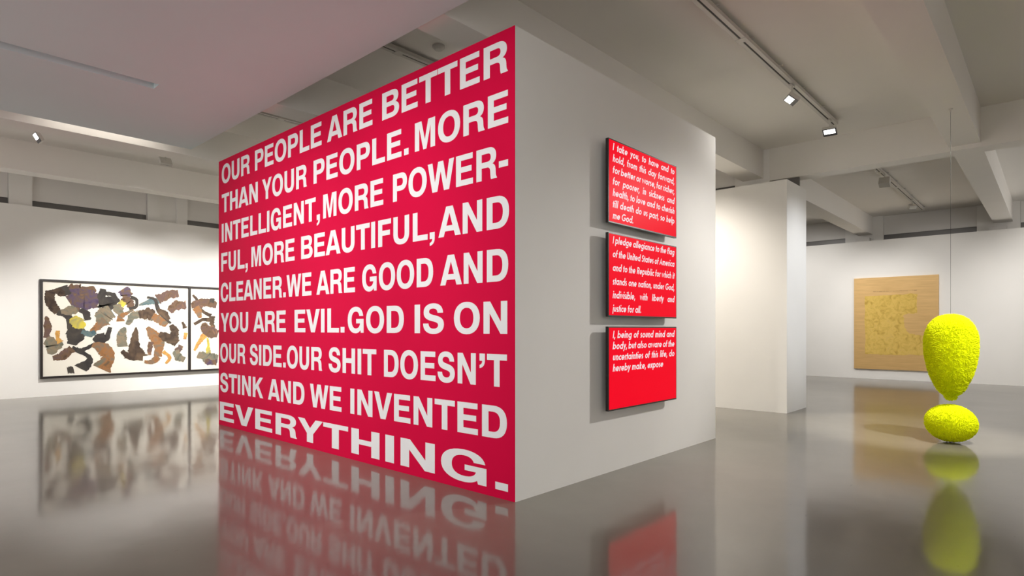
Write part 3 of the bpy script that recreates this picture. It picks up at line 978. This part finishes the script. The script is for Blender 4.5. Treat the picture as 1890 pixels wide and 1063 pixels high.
# the dot: a tilted ellipsoid resting on the floor
dot = empty('floor_sculpture', (EX, EY, 0.0), 'oval dot of the yellow bristle exclamation mark, resting on the floor', 'sculpture')
A_, B_, C_ = 0.290, 0.29, 0.245
cam_right = Vector((0.6738, -0.7389, 0))
tilt = Matrix.Rotation(math.radians(5.0), 3, Vector((0.7389, 0.6738, 0)))
base_m = Matrix((cam_right, Vector((0.7389, 0.6738, 0)), Vector((0, 0, 1)))).transposed()
R3 = np.array(tilt @ base_m)
bmx = math.sqrt((R3[2, 0] * A_)**2 + (R3[2, 1] * B_)**2 + (R3[2, 2] * C_)**2)
cz = bmx + 0.001
u = g.normal(size=(15000, 3)); u /= np.linalg.norm(u, axis=1)[:, None]
tipl = u * np.array([A_, B_, C_])
dirl = tipl * np.array([1 / A_**2, 1 / B_**2, 1 / C_**2]) * 0.5
dirl /= np.linalg.norm(dirl, axis=1)[:, None]
dirl = dirl * 0.6 + u * 0.4 + np.array([0, 0, 0.0])
dirl /= np.linalg.norm(dirl, axis=1)[:, None]
tipw = tipl @ R3.T + np.array([0, 0, cz]); dirw = dirl @ R3.T
bristle_mesh('bristles', tipw - dirw * 0.055, dirw, 0.053, 0.0040, dot, M['yellow_tip'], 9)
bm = bmesh.new()
bmesh.ops.create_uvsphere(bm, u_segments=40, v_segments=24, radius=1.0)
for v in bm.verts:
    p = R3 @ (np.array(v.co) * np.array([A_ - 0.022, B_ - 0.022, C_ - 0.022]))
    v.co = (p[0], p[1], p[2] + cz)
bm_obj('bristle_core', bm, M['yellow'], dot, smooth=True)


# ------------------------------------------------------------------ lighting tracks and spotlights
TZ = 4.72


def track(y, x0, x1, joints, label):
    root = empty('lighting_track', (x0, y, SLAB), label, 'lighting track', 'ceiling lighting tracks')
    ln = x1 - x0
    bm = bmesh.new()
    h0 = TZ - SLAB
    add_box(bm, 0, ln, -0.058, -0.011, h0, h0 + 0.045, 0.003)
    add_box(bm, 0, ln, 0.011, 0.058, h0, h0 + 0.045, 0.003)
    add_box(bm, 0, ln, -0.011, 0.011, h0 + 0.012, h0 + 0.045)
    bm_obj('rail', bm, M['white_metal'], root)
    bm = bmesh.new()
    add_box(bm, 0.02, ln - 0.02, -0.0095, 0.0095, h0 + 0.004, h0 + 0.0118)
    bm_obj('contact_slot', bm, M['dark_slot'], root)
    k = 0.25
    while k < ln:
        bm = bmesh.new()
        add_cyl(bm, (k, 0, h0 + 0.044), (k, 0, 0.0), 0.008, 8)
        add_box(bm, k - 0.012, k + 0.012, -0.085, 0.085, h0 + 0.05, h0 + 0.062)
        bm_obj('bracket', bm, M['white_metal'], root)
        k += 0.95
    for j in joints:
        bm = bmesh.new()
        add_box(bm, j - x0 - 0.05, j - x0 + 0.05, -0.062, 0.062, h0 - 0.004, h0 + 0.047, 0.003)
        bm_obj('rail_joint', bm, M['white_metal'], root)
    return root


track(-0.71, 0.1, 6.86, [3.05], 'ceiling lighting track carrying two lit spotlights, right of the screens')
track(-0.62, 9.9, 16.05, [10.7, 12.5], 'far lighting track under the ceiling above the gold painting')
track(2.42, 0.0, 7.3, [0.62], 'lighting track over the right end of the red wall, above the word BETTER')
track(5.61, 0.0, 7.3, [0.75], 'lighting track over the left part of the red wall, above the word PEOPLE')


def spotlight(pos, aim, track_z, label, lit=None, size=(0.20, 0.16, 0.05), watts=0, angle=70, color=NEUTRAL):
    """flat rectangular head on a stem; pos = centre of the head"""
    root = empty('track_spotlight', (pos[0], pos[1], track_z), label, 'spotlight', 'track spotlights')
    c = Vector(pos) - Vector(root.location)
    d = (Vector(aim) - Vector(pos)).normalized()
    q = d.to_track_quat('-Z', 'Y')
    Mx = Matrix.Translation(c) @ q.to_matrix().to_4x4()
    sx, sy, sz = size
    bm = bmesh.new()
    add_box(bm, -0.06, 0.06, -0.018, 0.018, -0.027, -0.005, 0.003)
    bm_obj('adapter', bm, M['white_metal'], root)
    back = Mx @ Vector((0, 0, sz / 2))
    bm = bmesh.new()
    add_cyl(bm, (0, 0, -0.02), (0, 0, back.z + 0.03), 0.012, 10)
    add_cyl(bm, (0, 0, back.z + 0.03), back, 0.012, 10)
    bm_obj('stem', bm, M['white_metal'], root)
    bm = bmesh.new()
    add_box(bm, -sx / 2, sx / 2, -sy / 2, sy / 2, -sz / 2, sz / 2, 0.006)
    bm.transform(Mx)
    head = bm_obj('lamp_head', bm, M['white_metal'], root)
    bm = bmesh.new()
    add_box(bm, -sx / 2 + 0.004, sx / 2 - 0.004, -sy / 2 + 0.004, sy / 2 - 0.004, -sz / 2 - 0.006, -sz / 2 + 0.002)
    bm.transform(Mx)
    bm_obj('rim', bm, M['lamp_dark'], head)
    bm = bmesh.new()
    add_box(bm, -sx / 2 + 0.022, sx / 2 - 0.022, -sy / 2 + 0.055, sy / 2 - 0.016, -sz / 2 - 0.009, -sz / 2 - 0.002)
    bm.transform(Mx)
    bm_obj('lens', bm, M['lamp_lens'], head)
    if watts:
        s = spot(Vector(pos) + d * (sz / 2 + 0.03), aim, watts, angle, 0.9, color, 0.06)
        s.parent = root
        s.matrix_parent_inverse = Matrix.Translation(root.location).inverted()
    return root


spotlight((4.72, -0.73, 4.53), (3.32, 1.07, 1.25), TZ, 'lit white spotlight on the near track, first of its two lamps', watts=60, angle=110)
spotlight((6.53, -0.73, 4.54), (4.73, -0.9, 1.0), TZ, 'lit white spotlight at the end of the near track', watts=110, angle=100)
spotlight((10.82, -0.68, 4.53), (16.2, -0.6, 1.7), TZ, 'pale box-shaped spotlight near the start of the far track', size=(0.2, 0.16, 0.14), watts=430, angle=60)
spotlight((14.2, -0.66, 4.53), (16.2, 0.6, 0.8), TZ, 'small spotlight at the far end of the far track', size=(0.16, 0.12, 0.10), watts=90, angle=90)
TRK = track(8.76, -6.8, 7.3, [], 'lighting track over the collage wall, hidden behind the beam')
spotlight((-1.75, 8.70, 4.52), (-4.0, 8.6, 3.2), TZ, 'lit spotlight under the beam at the far left, above the collage', watts=60, angle=100, color=WARM)
spotlight((0.10, 8.72, 4.52), (0.1, 12.7, 1.4), TZ, 'pale spotlight with its back turned, left of the red wall', watts=900, angle=62, color=NEUTRAL)

# smoke detector between the beams above the red wall
sm = empty('smoke_detector', (0.93, 2.06, SLAB), 'small round white detector on the ceiling above the word BETTER', 'smoke detector')
bm = bmesh.new(); add_cyl(bm, (0, 0, -0.02), (0, 0, 0), 0.075, 28)
bm_obj('base_plate', bm, M['white_metal'], sm)
bm = bmesh.new(); add_cyl(bm, (0, 0, -0.05), (0, 0, -0.02), 0.045, 28, 0.062)
bm_obj('sensor_cap', bm, M['white_metal'], sm)
